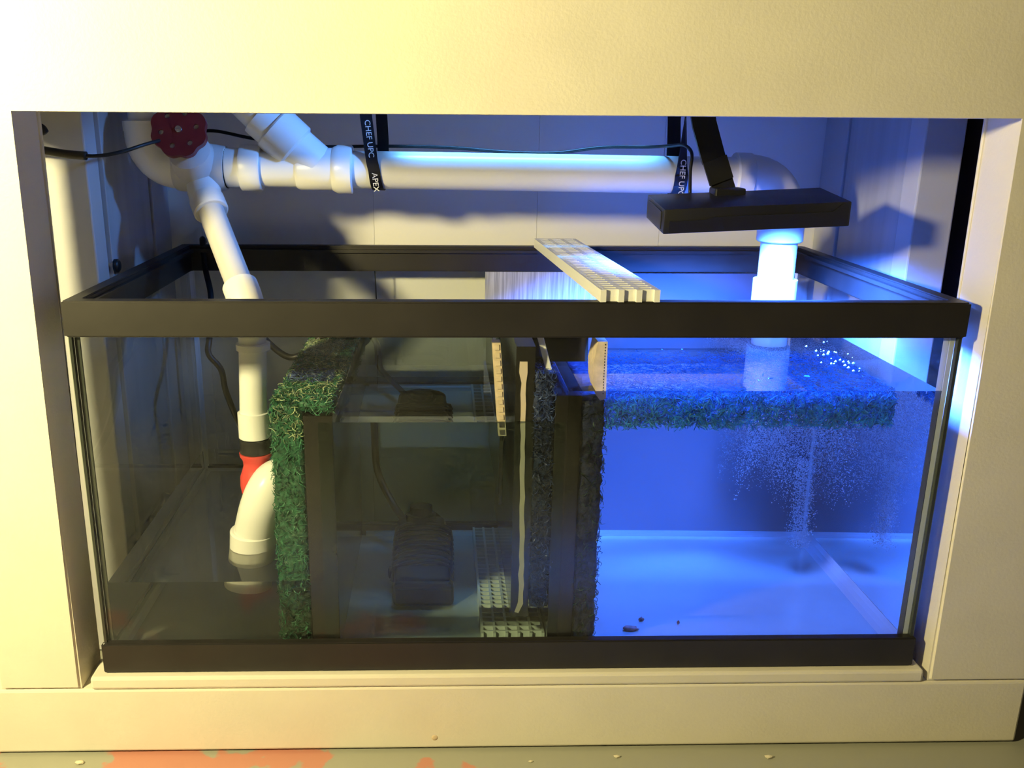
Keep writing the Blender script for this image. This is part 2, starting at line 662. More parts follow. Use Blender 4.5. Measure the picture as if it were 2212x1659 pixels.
# ------------------------------------------------------------------ aquarium
TW, TD, TH = 0.4595, 0.4416, 0.4234
tank = thing('aquarium', (0, TD / 2, 0.0), 'long rectangular glass aquarium with black plastic rims on the stand shelf', 'aquarium')
G0, G1 = 0.0045, 0.0095            # glass thickness range from the outer face
XI, YI0, YI1, ZB = 0.4480, 0.010, 0.4318, 0.020


def ring(z0, z1, out, inn, bevel=0.0015):
    bm = bmesh.new()
    X, Y0, Y1 = TW, 0.0, TD
    x_in = X - inn
    o_ = [(-X, Y0), (X, Y0), (X, Y1), (-X, Y1)]
    i_ = [(-x_in, Y0 + inn), (x_in, Y0 + inn), (x_in, Y1 - inn), (-x_in, Y1 - inn)]
    vo = [[bm.verts.new((x, y, z)) for x, y in o_] for z in (z0, z1)]
    vi = [[bm.verts.new((x, y, z)) for x, y in i_] for z in (z0, z1)]
    for k in range(4):
        k2 = (k + 1) % 4
        bm.faces.new((vo[0][k], vo[0][k2], vo[1][k2], vo[1][k]))
        bm.faces.new((vi[0][k2], vi[0][k], vi[1][k], vi[1][k2]))
        bm.faces.new((vo[1][k], vo[1][k2], vi[1][k2], vi[1][k]))
        bm.faces.new((vo[0][k2], vo[0][k], vi[0][k], vi[0][k2]))
    if bevel:
        bmesh.ops.bevel(bm, geom=bm.edges[:], offset=bevel, segments=2, affect='EDGES')
    return bm


def merged(*bms):
    a = bms[0]
    for b in bms[1:]:
        me = bpy.data.meshes.new('tmp')
        b.to_mesh(me)
        b.free()
        a.from_mesh(me)
        bpy.data.meshes.remove(me)
    return a


smooth_by_angle(obj('top_rim', ring(0.3865, TH, 0, 0.0165), M['rim'], tank))
for a, b in (((-0.4431, 0.0164, 0.414), (0.4431, 0.0225, 0.4185)), ((-0.4431, TD - 0.0225, 0.414), (0.4431, TD - 0.0164, 0.4185)),
             ((-0.4431, 0.0226, 0.414), (-0.437, TD - 0.0226, 0.4185)), ((0.437, 0.0226, 0.414), (0.4431, TD - 0.0226, 0.4185))):
    obj('rim_ledge', bx(a, b), M['rim'], tank)
smooth_by_angle(obj('bottom_rim', ring(0.0002, 0.0365, 0, 0.011), M['rim'], tank))
zt = 0.4
for nm, a, b in (('front_pane', (-0.4535, G0, 0.012), (0.4535, G1, zt)),
                 ('back_pane', (-0.4535, TD - G1, 0.012), (0.4535, TD - G0, zt)),
                 ('side_pane', (-0.4545, G1 + 0.0002, 0.012), (-0.4485, TD - G1 - 0.0002, zt)),
                 ('side_pane', (0.4485, G1 + 0.0002, 0.012), (0.4545, TD - G1 - 0.0002, zt))):
    obj(nm, bx(a, b), M['pane'], tank, receiver=False)
obj('bottom_pane', bx((-0.4485, 0.0098, 0.010), (0.4485, TD - 0.0098, ZB)), M['bottom'], tank)
# front corner edges of the panes with their silicone
for sx in (-1, 1):
    obj('glass_edge', bx((min(sx * 0.4568, sx * 0.4538), 0.004, 0.037), (max(sx * 0.4568, sx * 0.4538), 0.0098, 0.386)), M['silicone_dark'], tank)
    obj('edge_highlight', bx((min(sx * 0.4577, sx * 0.4569), 0.0045, 0.037), (max(sx * 0.4577, sx * 0.4569), 0.0092, 0.386)), M['edge'], tank)  # thin pale strip painted as the highlight along the glass edge
    xa, xb = sx * 0.4536, sx * 0.4484
    obj('silicone_seam', bx((min(xa, xb), 0.0099, 0.022), (max(xa, xb), 0.0125, 0.386)),
        M['silicone_dark'] if sx < 0 else M['silicone'], tank)


def bead(p0, p1, inward, r=0.007):
    """quarter round of silicone in an inside corner"""
    p0, p1 = Vector(p0), Vector(p1)
    a, b = Vector(inward[0]), Vector(inward[1])
    bm = bmesh.new()
    prof = [(0, 0), (r, 0), (r * 0.55, r * 0.25), (r * 0.25, r * 0.55), (0, r)]
    A = [bm.verts.new(p0 + a * u + b * v) for u, v in prof]
    B = [bm.verts.new(p1 + a * u + b * v) for u, v in prof]
    for k in range(5):
        bm.faces.new((A[k], A[(k + 1) % 5], B[(k + 1) % 5], B[k]))
    bm.faces.new(A[::-1])
    bm.faces.new(B)
    return bm


for p0, p1, inw, r in (((0.067, 0.4290, ZB), (0.4475, 0.4290, ZB), ((0, -1, 0), (0, 0, 1)), 0.007),
                       ((-0.19, 0.4315, ZB), (0.03, 0.4315, ZB), ((0, -1, 0), (0, 0, 1)), 0.008),
                       ((-0.4475, 0.4315, ZB), (-0.23, 0.4315, ZB), ((0, -1, 0), (0, 0, 1)), 0.008),
                       ((0.4478, 0.012, ZB), (0.4478, 0.4315, ZB), ((-1, 0, 0), (0, 0, 1)), 0.014),
                       ((-0.4478, 0.012, ZB), (-0.4478, 0.4315, ZB), ((1, 0, 0), (0, 0, 1)), 0.010),
                       ((0.4478, 0.0108, ZB), (0.4478, 0.0108, 0.385), ((-1, 0, 0), (0, 1, 0)), 0.006),
                       ((0.4478, 0.4315, ZB), (0.4478, 0.4315, 0.385), ((-1, 0, 0), (0, -1, 0)), 0.006),
                       ((-0.4478, 0.4315, ZB), (-0.4478, 0.4315, 0.385), ((1, 0, 0), (0, -1, 0)), 0.006)):
    obj('silicone_seam', bead(p0, p1, inw, r), M['silicone'], tank)

obj('light_catch_sheet', bx((0.068, 0.4292, ZB), (0.4478, 0.4303, 0.384)), M['catch_sheet'], tank, label='sheet added along the back of the blue chamber to catch light')  # added sheet catches the lamp light, standing in for glow in the water
# black baffles glued inside the tank
ba = obj('baffle', bx((-0.2265, 0.0102, ZB), (-0.1955, 0.4314, 0.300), 0.001), M['baffle'], tank,
         label='thick black baffle beside the green sponge')
bmc = bmesh.new()
pc = [(0.0148, 0.060), (0.4300, 0.060), (0.4300, 0.328), (0.20, 0.340), (0.15, 0.374), (0.0148, 0.374)]
ca = [bmc.verts.new((-0.0035, y, z)) for y, z in pc]
cc = [bmc.verts.new((0.0165, y, z)) for y, z in pc]
bmc.faces.new(ca)
bmc.faces.new(cc[::-1])
for k in range(len(pc)):
    bmc.faces.new((ca[k], cc[k], cc[(k + 1) % len(pc)], ca[(k + 1) % len(pc)]))
bc = obj('baffle', bmc, M['baffle'], tank,
         label='black hanging baffle with a beige silicone line')
# beige bead squeezed between the hanging baffle and the front pane
pts = []
for k in range(26):
    t = k / 25
    z = 0.358 - t * (0.358 - 0.066)
    pts.append((0.0045 + 0.0038 * t - 0.0045 * (t > .97) + random.uniform(-.0006, .0006), 0.0138, z))
bd = ribbon(pts, [0.0052 + random.uniform(-.0008, .0008) + (0.003 if k in (0, 1) else 0) for k in range(26)], 0.0014)
obj('silicone_line', bd, M['bead'], bc)
obj('baffle', bx((0.0385, 0.0102, ZB), (0.0665, 0.4314, 0.322), 0.001), M['baffle'], tank,
    label='black baffle left of the blue-lit chamber')
obj('baffle', bx((0.0170, 0.055, 0.347), (0.0780, 0.19, 0.376), 0.001), M['baffle'], tank, label='black cover across the baffle tops')
obj('baffle', bx((-0.0150, 0.10, 0.17), (-0.0105, 0.4, 0.330), 0.0005), M['baffle'], tank, label='thin dark flap beside the hanging baffle')

# ------------------------------------------------------------------ water (three levels)


def water(name, a, b, m, label):
    bm = bx(a, b)
    bmesh.ops.split_edges(bm, edges=bm.edges[:])
    o = obj(name, bm, m, None, receiver=False)
    for p in o.data.polygons:
        p.use_smooth = True
    o.cycles.is_caustics_caster = True
    return tag(o, label, 'water')


water('water', (-XI, YI0, 0.0190), (-0.211, YI1, 0.108), M['water_l'], 'shallow still water around the pipe end left of the green sponge')
water('water', (-0.211, YI0, 0.0190), (0.050, YI1, 0.293), M['water_m'], 'dim water over the black pump in the middle chamber')
water('water', (0.052, YI0, 0.0190), (XI, YI1, 0.327), M['water_r'], 'deep blue-lit water with bubbles in the right chamber')

# ------------------------------------------------------------------ filter sponges


def sponge(name, label, blocks, faces, n, core, fib, extra=None):
    t = thing(name, ((blocks[0][0][0] + blocks[0][1][0]) / 2, 0.2, blocks[0][0][2]), label, 'filter sponge')
    for a, b in blocks:
        obj('pad', rough_box(a, b), core, t, smooth=True)
    V, Fc = fibres(faces, n)
    tag(bulk('fibres', V, Fc, fib, t), kind='stuff')
    for (fc, nn, mm) in extra or []:
        V, Fc = fibres(fc, nn)
        tag(bulk('fibres', V, Fc, mm, t), kind='stuff')
    return t


Xp, Yp, Zp = np.array([1., 0, 0]), np.array([0, 1., 0]), np.array([0, 0, 1.])
L0, L1, L2 = -0.2600, -0.2275, -0.195
sponge('filter_sponge', 'upright green fibre sponge folded over the black baffle in the left chamber',
       [((L0 + .001, 0.0125, 0.021), (L1 - .0005, 0.425, 0.311)), ((L1 - .001, 0.0125, 0.3035), (L2, 0.425, 0.313))],
       [((L0, .0125, .021), (L1 - L0) * Xp, .29 * Zp, -Yp), ((L0, .0125, .021), .4 * Yp, .29 * Zp, -Xp),
        ((L0, .0125, .3125), (L2 - L0) * Xp, .41 * Yp, Zp), ((L1, .0125, .302), (L2 - L1) * Xp, .012 * Zp, -Yp)],
       14000, M['sponge_core'], M['sponge'],
       [([((L0, .014, .3135), (L2 - L0) * Xp, .19 * Yp, Zp), ((L0, .0118, .27), (L1 - L0) * Xp, .04 * Zp, -Yp)], 520, M['sponge_tan']),
        ([((L0 + .003, .09, .3142), (L2 - L0) * .8 * Xp, .05 * Yp, Zp)], 520, M['sponge_blue']),
        ([((L0 + .003, .21, .3142), (L2 - L0) * .7 * Xp, .09 * Yp, Zp)], 700, M['sponge_tan'])])
sponge('filter_sponge', 'narrow dark blue fibre sponge wedged between two black baffles',
       [((0.018, 0.0135, 0.074), (0.0378, 0.42, 0.345))],
       [((.018, .013, .074), .020 * Xp, .271 * Zp, -Yp), ((.018, .013, .345), .02 * Xp, .3 * Yp, Zp)],
       2200, M['sponge_bluecore'], M['sponge_blue'])
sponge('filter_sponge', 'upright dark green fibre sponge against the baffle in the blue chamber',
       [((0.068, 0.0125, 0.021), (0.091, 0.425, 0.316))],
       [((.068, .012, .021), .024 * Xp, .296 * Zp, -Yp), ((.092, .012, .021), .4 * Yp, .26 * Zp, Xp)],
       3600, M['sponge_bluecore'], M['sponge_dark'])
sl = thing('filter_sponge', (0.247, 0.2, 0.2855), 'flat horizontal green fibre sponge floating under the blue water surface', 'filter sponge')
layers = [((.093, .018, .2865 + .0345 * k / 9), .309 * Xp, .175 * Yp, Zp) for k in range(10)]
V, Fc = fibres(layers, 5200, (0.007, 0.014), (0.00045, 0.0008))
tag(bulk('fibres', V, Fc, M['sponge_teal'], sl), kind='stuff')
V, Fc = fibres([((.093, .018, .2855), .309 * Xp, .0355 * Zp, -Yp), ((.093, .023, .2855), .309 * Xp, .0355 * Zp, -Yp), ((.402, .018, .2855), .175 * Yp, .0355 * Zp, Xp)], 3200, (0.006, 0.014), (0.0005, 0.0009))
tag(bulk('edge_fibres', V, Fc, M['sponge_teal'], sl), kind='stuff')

# ------------------------------------------------------------------ PVC plumbing (one glued assembly)
PY, PZ, PR = 0.280, 0.5385, 0.0232
pl = thing('drain_plumbing', (0.0, PY, 0.067), 'white plastic drain pipes and fittings running across above the aquarium', 'pipe')


def px(name, bm, m=None, lab=None):
    o = obj(name, bm, m or M['pvc'], pl, label=lab)
    return smooth_by_angle(o, 40)


def arc(c, a, b, R, n=10):
    """quarter bend about c from direction a to b"""
    a, b = Vector(a), Vector(b)
    return [Vector(c) + a * R * math.cos(t * math.pi / 2 / n) + b * R * math.sin(t * math.pi / 2 / n) for t in range(n + 1)]


def mz(x):
    return PZ - (x + 0.2) * 0.010


def mp(x):
    return (x, PY, mz(x))


px('pipe', tb([mp(-0.31), mp(0.31)], PR, 32))
px('coupling', lathe(mp(-0.352), (1, 0, -0.01), [(0, 0.0245), (0.020, 0.0245), (0.0205, 0.0278), (0.0225, 0.0286), (0.044, 0.0286), (0.046, 0.0272)], 36))
# wye: ring, body and the branch that climbs to the left
px('wye_ring', lathe(mp(-0.2175), (1, 0, -0.01), [(0, 0.0265), (0.001, 0.0272), (0.007, 0.0300), (0.024, 0.0300), (0.0255, 0.0280)], 36))
px('wye_body', lathe(mp(-0.262), (1, 0, -0.01), [(0, 0.0242), (0.004, 0.0262), (0.045, 0.0262)], 32))
px('wye_branch', tb([(-0.2385, PY, 0.5440), (-0.300, PY - 0.004, 0.598), (-0.305, PY - 0.004, 0.603)], [0.0262, 0.0262, 0.0262], 32))
px('wye_socket', lathe((-0.262, PY - 0.002, 0.564), (-0.72, -0.04, 0.68), [(0, 0.0262), (0.003, 0.0302), (0.036, 0.0302), (0.038, 0.0285)], 36))
px('branch_pipe', tb([(-0.285, PY - 0.003, 0.585), (-0.345, PY - 0.004, 0.645), (-0.39, PY - 0.004, 0.68)], 0.0235, 28))
# left elbow and tee that carries the valve
px('riser_pipe', tb([(-0.4455, PY, 0.59), (-0.4455, PY, 0.699)], 0.0215, 28))
px('elbow_socket', lathe((-0.4455, PY, 0.5835), (0, 0, 1), [(0, 0.0285), (0.012, 0.0285), (0.0125, 0.0255), (0.013, 0.022)], 32))
px('elbow', tb([(-0.4455, PY, 0.584)] + arc((-0.4085, PY, 0.578), (-1, 0, 0), (0, 0, -1), 0.037) + [(-0.395, PY, 0.541)],
               0.0275, 32))
px('joint_ring', lathe((-0.4165, PY, 0.5405), (1, 0, 0), [(0, 0.0240), (0.0012, 0.0240)], 32), M['dark'])
px('valve_body', lathe((-0.4140, PY, 0.5405), (1, 0, -0.02), [(0, 0.0265), (0.002, 0.0287), (0.010, 0.0300), (0.036, 0.0300), (0.052, 0.0287), (0.0635, 0.0270), (0.064, 0.024)], 36), M['pvc_grey'])
px('joint_ring', lathe((-0.3505, PY, 0.5395), (1, 0, 0), [(0, 0.0250), (0.0012, 0.0250)], 32), M['dark'])
px('bonnet', lathe((-0.386, PY - 0.010, 0.545), (-0.05, -0.80, 0.60), [(0, 0.030), (0.010, 0.029), (0.018, 0.026), (0.026, 0.0255), (0.030, 0.019), (0.034, 0.012)], 32), M['pvc_grey'])


def scallop(c, ax, up, R, thick, lobes=8, holes=6):
    """lobed hand wheel with a ring of round holes"""
    ax = Vector(ax).normalized()
    up = Vector(up)
    u = (up - ax * up.dot(ax)).normalized()
    w = ax.cross(u)
    bm = bmesh.new()
    loops = []
    n = lobes * 9
    loops.append([(R * (1 - 0.085 * (0.5 + 0.5 * math.cos(lobes * 2 * math.pi * k / n)) ** 1.6), 2 * math.pi * k / n) for k in range(n)])
    edges = []
    vs_ = []
    for r_, t in loops[0]:
        vs_.append(bm.verts.new(Vector(c) + u * r_ * math.cos(t) + w * r_ * math.sin(t)))
    edges += [bm.edges.new((vs_[k], vs_[(k + 1) % n])) for k in range(n)]
    for h in range(holes):
        t = 2 * math.pi * (h + 0.35) / holes
        hc = Vector(c) + (u * math.cos(t) + w * math.sin(t)) * R * 0.62
        vs_ = [bm.verts.new(hc + (u * math.cos(2 * math.pi * k / 12) + w * math.sin(2 * math.pi * k / 12)) * R * 0.095) for k in range(12)]
        edges += [bm.edges.new((vs_[k], vs_[(k + 1) % 12])) for k in range(12)]
    bmesh.ops.triangle_fill(bm, use_beauty=True, use_dissolve=False, edges=edges)
    res = bmesh.ops.extrude_face_region(bm, geom=bm.faces[:])
    for v in [g for g in res['geom'] if isinstance(g, bmesh.types.BMVert)]:
        v.co += ax * thick
    return bm


KC = Vector((-0.3935, 0.231, 0.5865))
KA = Vector((-0.05, 0.95, -0.30))
kn = px('valve_handle', scallop(KC, KA, (0, 0, 1), 0.0335, 0.011), M['red'], 'maroon lobed hand wheel')
kax = KA.normalized()
sc_o = obj('screw', lathe(KC - kax * 0.0022, kax, [(0, 0.001), (0.0004, 0.0038), (0.0016, 0.0046), (0.004, 0.0046)], 16), M['steel'], kn)
smooth_by_angle(sc_o)
obj('backplate', lathe(KC + kax * 0.0035, kax, [(0, 0.0265), (0.003, 0.0265)], 32), M['pvc'], kn)
# right elbow and the outlet pipe under the lamp
XR = 0.3600
px('elbow_socket', lathe(mp(0.292), (1, 0, -0.01), [(0, 0.0270), (0.001, 0.0290), (0.020, 0.0290), (0.0215, 0.0275)], 36))
px('elbow', tb([mp(0.305)] + arc((0.312, PY, mz(0.31) - 0.048), (0, 0, 1), (1, 0, 0), 0.048) + [(XR, PY, 0.474)], 0.0268, 36))
px('elbow_socket', lathe((XR, PY, 0.478), (0, 0, -1), [(0, 0.0268), (0.001, 0.0292), (0.026, 0.0292), (0.0275, 0.0275)], 36))
px('outlet_pipe', tb([(XR, PY, 0.46), (XR, PY, 0.272)], 0.0232, 36))
px('coupling', lathe((XR, PY, 0.402), (0, 0, -1), [(0, 0.0255), (0.001, 0.0282), (0.058, 0.0282), (0.06, 0.0262)], 36))
# left drop: tee outlet, slanted pipe, elbow, vertical pipe, red union, outlet elbow
px('drop_pipe', tb([(-0.378, PY - 0.004, 0.53), (-0.376, 0.262, 0.508)], 0.0205, 28))
d = Vector((0.050, -0.082, -0.080)).normalized()
P0 = Vector((-0.3715, 0.252, 0.503))
px('drop_elbow', tb([(-0.3785, 0.268, 0.526), (-0.3765, 0.262, 0.514), P0, P0 + d * 0.012], 0.0200, 28))
px('drop_socket', lathe(P0 - d * 0.001, d, [(0, 0.0200), (0.003, 0.0212), (0.022, 0.0212), (0.0235, 0.0196)], 32))
P1 = Vector((-0.3135, 0.153, 0.408))
px('slanted_pipe', tb([P0, P1], 0.0158, 28), M['pvc_grey'])
dd = (P1 - P0).normalized()
px('lower_elbow', tb([P1 - dd * 0.006, P1 + dd * 0.010, P1 + dd * 0.022 + Vector((0, 0.003, -0.006)), (-0.2985, 0.131, 0.37), (-0.2985, 0.13, 0.358)], 0.0205, 28))
px('socket_lip', lathe((-0.2990, 0.130, 0.3505), (0, 0, -1), [(0, 0.0168), (0.001, 0.0195), (0.008, 0.0195), (0.009, 0.0165)], 32))
px('down_pipe', tb([(-0.2990, 0.130, 0.36), (-0.3035, 0.130, 0.262)], 0.0158, 28))
px('coupling', lathe((-0.3032, 0.130, 0.2665), (0, 0, -1), [(0, 0.0162), (0.0005, 0.0186), (0.031, 0.0186), (0.032, 0.0172)], 32))
px('black_band', lathe((-0.3032, 0.130, 0.2345), (0, 0, -1), [(0, 0.0168), (0.0008, 0.0186), (0.018, 0.0186), (0.0188, 0.0165)], 32), M['rubber'])
px('red_union', lathe((-0.3032, 0.130, 0.2157), (0, 0, -1), [(0, 0.0195), (0.004, 0.0190), (0.009, 0.0160), (0.016, 0.0155), (0.022, 0.0172), (0.030, 0.0200), (0.042, 0.0205), (0.05, 0.0195)], 32), M['redfit'], 'red hourglass fitting')
el = smoothpath([(-0.266, 0.112, 0.196), (-0.280, 0.100, 0.190), (-0.291, 0.096, 0.168), (-0.3000, 0.099, 0.140), (-0.3060, 0.102, 0.112), (-0.3085, 0.103, 0.070)], 6)
n_el = len(el)
px('outlet_elbow', tb(el, [0.0205 + 0.004 * min(1, i / (n_el * .35)) for i in range(n_el)], 32))
px('outlet_collar', lathe((-0.3055, 0.1010, 0.128), Vector((-0.0045, 0.0030, -0.060)), [(0, 0.0252), (0.002, 0.0272), (0.060, 0.0278), (0.0605, 0.0245), (0.040, 0.0235)], 36))

# ------------------------------------------------------------------ pipe hanger straps
TOPZ = 0.6995


def strap_path(xt, xb, xback, yoff=0.0):
    r = PR + 0.0014
    zc = mz(xb)
    P, n = [], 12
    P.append((xt - (xb - xt) * 0.6, PY - r - 0.004, TOPZ))
    P.append((xt, PY - r - 0.001, 0.603))
    P.append((xb - (xb - xt) * 0.3, PY - r, zc + 0.012))
    for k in range(n + 1):
        t = math.pi * k / n
        P.append((xb + (xback - xb) * k / n, PY - r * math.cos(t), zc - r * math.sin(t)))
    P.append((xback, PY + r + 0.002, 0.575))
    P.append((xback - 0.006, PY + r + 0.006, TOPZ))
    return P


s1 = thing('hanger_strap', (-0.165, PY, 0.51), 'black printed hanger strap around the pipe left of centre', 'strap')
obj('band', ribbon(strap_path(-0.1725, -0.1640, -0.1555), 0.0146, 0.0012), M['strap'], s1)
dn = Vector((0.0085, 0, -0.085)).normalized()
rt = Vector((0.085, 0, 0.0085)).normalized()
yl = PY - PR - 0.0014
obj('lettering', text_bm('CHEF UPC', 0.0098, (-0.1692, yl - 0.0016, 0.5765), dn, rt), M['letter'], s1)
obj('lettering', text_bm('APEX', 0.0098, (-0.1627, yl - 0.0012, 0.5245), dn, rt), M['letter'], s1)
s2 = thing('hanger_strap', (0.215, PY, 0.51), 'black printed hanger strap around the pipe beside the lamp arm', 'strap')
p2 = strap_path(0.2185, 0.2190, 0.2190)
ang = [1.25, 1.25, 0.55] + [0.0] * (len(p2) - 3)
obj('band', ribbon(p2, 0.0165, 0.0012, ang), M['strap'], s2)
obj('lettering', text_bm('CHEF UPC', 0.0098, (0.2190, yl - 0.0022, 0.532), (-0.02, 0, -1), (1, 0, -0.02)), M['letter'], s2)
obj('rear_strip', ribbon([(0.2215, PY + 0.027, 0.552), (0.2215, PY + 0.028, 0.60), (0.2225, PY + 0.028, TOPZ)], [0.0165, 0.010, 0.0085], 0.0012), M['strap'], s2)

# ------------------------------------------------------------------ LED lamp on its arm
led = thing('led_light', (0.265, 0.145, 0.478), 'black bar lamp hanging on a flat arm over the right chamber', 'lamp')
o0 = Vector((0.162, 0.10, 0.480))
ex, ey, ez = Vector((0.206, 0, 0.0095)), Vector((0.001, 0.090, 0.009)), Vector((0, 0, 0.027))
hx = [o0 + ex * i + ey * j + ez * k for i in (0, 1) for j in (0, 1) for k in (0, 1)]
smooth_by_angle(obj('housing', hexa(hx, 0.0014), M['black'], led), 30)
# raised lower lip on the front with slanted ends
lip = bmesh.new()
q = [(0.22, 0.52), (0.27, 0.62), (0.90, 0.62), (0.955, 0.95), (0.985, 0.95), (0.985, 0.03), (0.03, 0.03), (0.03, 0.52)]
fr_ = [lip.verts.new(o0 + ex * a + ez * b + Vector((0, -0.0011, 0))) for a, b in q]
bk_ = [lip.verts.new(o0 + ex * a + ez * b + Vector((0, 0.002, 0))) for a, b in q]
lip.faces.new(fr_)
lip.faces.new(bk_[::-1])
for k in range(len(q)):
    k2 = (k + 1) % len(q)
    lip.faces.new((fr_[k], bk_[k], bk_[k2], fr_[k2]))
obj('front_lip', lip, M['black'], led)
obj('end_cap', hexa([o0 + ex * i + ey * j + ez * k + Vector((0, 0, 0)) for i in (-0.006, 0.0) for j in (0.12, 0.88) for k in (0.12, 0.85)], 0.0006), M['black'], led)
nrm = ex.cross(ey).normalized()
obj('led_panel', hexa([o0 + ex * i + ey * j - nrm * (0.0015 - 0.0013 * k) for i in (0.06, 0.94) for j in (0.12, 0.88) for k in (0, 1)]), M['diode'], led)
obj('arm', ribbon([(0.206, 0.185, TOPZ), (0.2175, 0.185, 0.62), (0.2225, 0.186, 0.597), (0.238, 0.188, 0.556), (0.2395, 0.187, 0.5545), (0.2535, 0.186, 0.519)],
                  [0.030, 0.029, 0.0275, 0.0275, 0.0262, 0.0262], 0.005), M['black'], led)
obj('arm_clip', ribbon([(0.2375, 0.1835, 0.5575), (0.2475, 0.183, 0.532)], 0.0285, 0.0035), M['black'], led)
obj('arm_foot', bx((0.236, 0.165, 0.5135), (0.272, 0.192, 0.5255), 0.002), M['black'], led)
mid = o0 + ex * 0.5 + ey * 0.5 - nrm * 0.0035
la = lamp('AREA', 'led_glow', mid, 72.0, LED_COL, 0.18, None, 0.066)
la.data.spread = math.radians(138)
la.rotation_euler = (Matrix((ex.normalized(), nrm.cross(ex.normalized()), nrm)).transposed()).to_euler()

# unseen blue lights added behind the header for the pipe top and left coupling
sg = lamp('AREA', 'pipe_top_fill', (0.03, 0.280, 0.6865), 0.32, (0.12, 0.42, 1.0), 0.32, (0, 0, 0), 0.020)
sg.data.spread = math.radians(34)
sp = lamp('SPOT', 'coupling_fill_spot', (-0.02, 0.12, 0.685), 5.5, (0.12, 0.36, 1.0), 0.015)
sp.data.spot_size = math.radians(46)
sp.data.spot_blend = 0.6
sp.rotation_euler = (Vector((-0.405, 0.27, 0.47)) - sp.location).to_track_quat('-Z', 'Y').to_euler()

# ------------------------------------------------------------------ cables


def cable(name, P, r, label, m=None, n=8, parent=None):
    o = obj(name, tb(smoothpath(P, n), r, 10), m or M['rubber'], parent, smooth=True)
    if parent is None:
        tag(o, label, 'cable')
    return o


cb = thing('power_cable', (0.0, 0.30, 0.55), 'thin black lamp cord running along the top of the white pipe', 'cable')
cable('cord', [(-0.512, 0.172, 0.5602), (-0.475, 0.170, 0.557), (-0.446, 0.180, 0.5615), (-0.420, 0.212, 0.5715), (-0.40, 0.300, 0.580), (-0.372, 0.315, 0.584), (-0.322, 0.312, 0.575),
               (-0.25, 0.312, 0.566), (-0.151, 0.3115, 0.5665), (-0.07, 0.308, 0.5655), (0.006, 0.300, 0.5605), (0.066, 0.300, 0.560), (0.125, 0.302, 0.567), (0.185, 0.300, 0.568),
               (0.205, 0.262, 0.5705), (0.2135, 0.235, 0.572), (0.2205, 0.222, 0.563), (0.2185, 0.215, 0.542), (0.2160, 0.200, 0.517)], 0.0021, None, parent=cb)
cable('strain_relief', [(-0.60, 0.165, 0.575), (-0.56, 0.168, 0.567), (-0.534, 0.170, 0.5635), (-0.505, 0.171, 0.559), (-0.482, 0.1705, 0.5572)], 0.0048, None, parent=cb)
cable('cable_stub', [(-0.575, 0.155, 0.600), (-0.525, 0.150, 0.590), (-0.516, 0.150, 0.582)], 0.0042, 'short black cable end beside the left stile')
cable('pump_cord', [(-0.43, 0.452, 0.425), (-0.428, 0.436, 0.430), (-0.424, 0.422, 0.405), (-0.420, 0.412, 0.388), (-0.406, 0.375, 0.362), (-0.400, 0.345, 0.330), (-0.396, 0.31, 0.310), (-0.395, 0.3, 0.293), (-0.380, 0.3, 0.271), (-0.375, 0.3, 0.238), (-0.357, 0.3, 0.187), (-0.33, 0.3, 0.14)], 0.0042,
      'black cord looping behind the pipe in the left chamber')
cable('pump_cord', [(-0.332, 0.3, 0.335), (-0.314, 0.3, 0.309), (-0.287, 0.3, 0.289), (-0.262, 0.3, 0.298), (-0.246, 0.3, 0.315), (-0.235, 0.3, 0.322)], 0.0045,
      'black cord sagging towards the green sponge under the rim')
cable('pump_cord', [(-0.212, 0.418, 0.312), (-0.203, 0.418, 0.310), (-0.188, 0.416, 0.295), (-0.177, 0.412, 0.25), (-0.174, 0.405, 0.195), (-0.171, 0.400, 0.131), (-0.152, 0.375, 0.092), (-0.130, 0.335, 0.072)], 0.0052,
      'black cord dropping to the pump in the middle chamber')
cable('thread', [(-0.1795, 0.4395, 0.392), (-0.1783, 0.4395, 0.37), (-0.1775, 0.4395, 0.345), (-0.177, 0.4395, 0.33)], 0.0008, 'thin black thread hanging on the back pane')
tag(obj('cable_clip', lathe((-0.4885, 0.243, 0.4215), (1, 0, 0), [(0, 0.0085), (0.004, 0.0085), (0.006, 0.006), (0.0065, 0.001)], 20), M['rubber'], smooth=True),
    'small round black clip on the left inner panel', 'clip')

# ------------------------------------------------------------------ pump lying on the floor of the middle chamber
pu = thing('water_pump', (-0.105, 0.24, ZB), 'black ribbed submersible pump lying in the middle chamber', 'pump')
body = hexa([(x, y, z) for x, y, z in [(-0.143, 0.152, 0.0205), (-0.139, 0.152, 0.056), (-0.146, 0.330, 0.0205), (-0.140, 0.330, 0.084),
                                       (-0.066, 0.152, 0.0205), (-0.069, 0.152, 0.056), (-0.070, 0.330, 0.0205), (-0.076, 0.330, 0.084)]], 0.008)
smooth_by_angle(obj('body', body, M['pump'], pu), 40)
for k in range(9):
    y = 0.188 + k * 0.0135
    z = 0.056 + (y - 0.152) / 0.178 * 0.028
    pts = [(-0.143, y, z - 0.022), (-0.140, y, z - 0.004), (-0.125, y, z + 0.0022), (-0.105, y, z + 0.0042), (-0.084, y, z + 0.0022), (-0.070, y, z - 0.004), (-0.067, y, z - 0.022)]
    obj('rib', tb(pts, 0.0030, 6), M['pump'], pu, smooth=True)
obj('front_cap', bx((-0.1415, 0.143, 0.0205), (-0.0655, 0.168, 0.0520), 0.007, 3), M['pump'], pu)
smooth_by_angle(obj('rear_collar', lathe((-0.108, 0.325, 0.0525), (0, 1, 0.02), [(0, 0.031), (0.004, 0.034), (0.024, 0.034), (0.028, 0.028), (0.034, 0.02)], 28), M['pump'], pu))
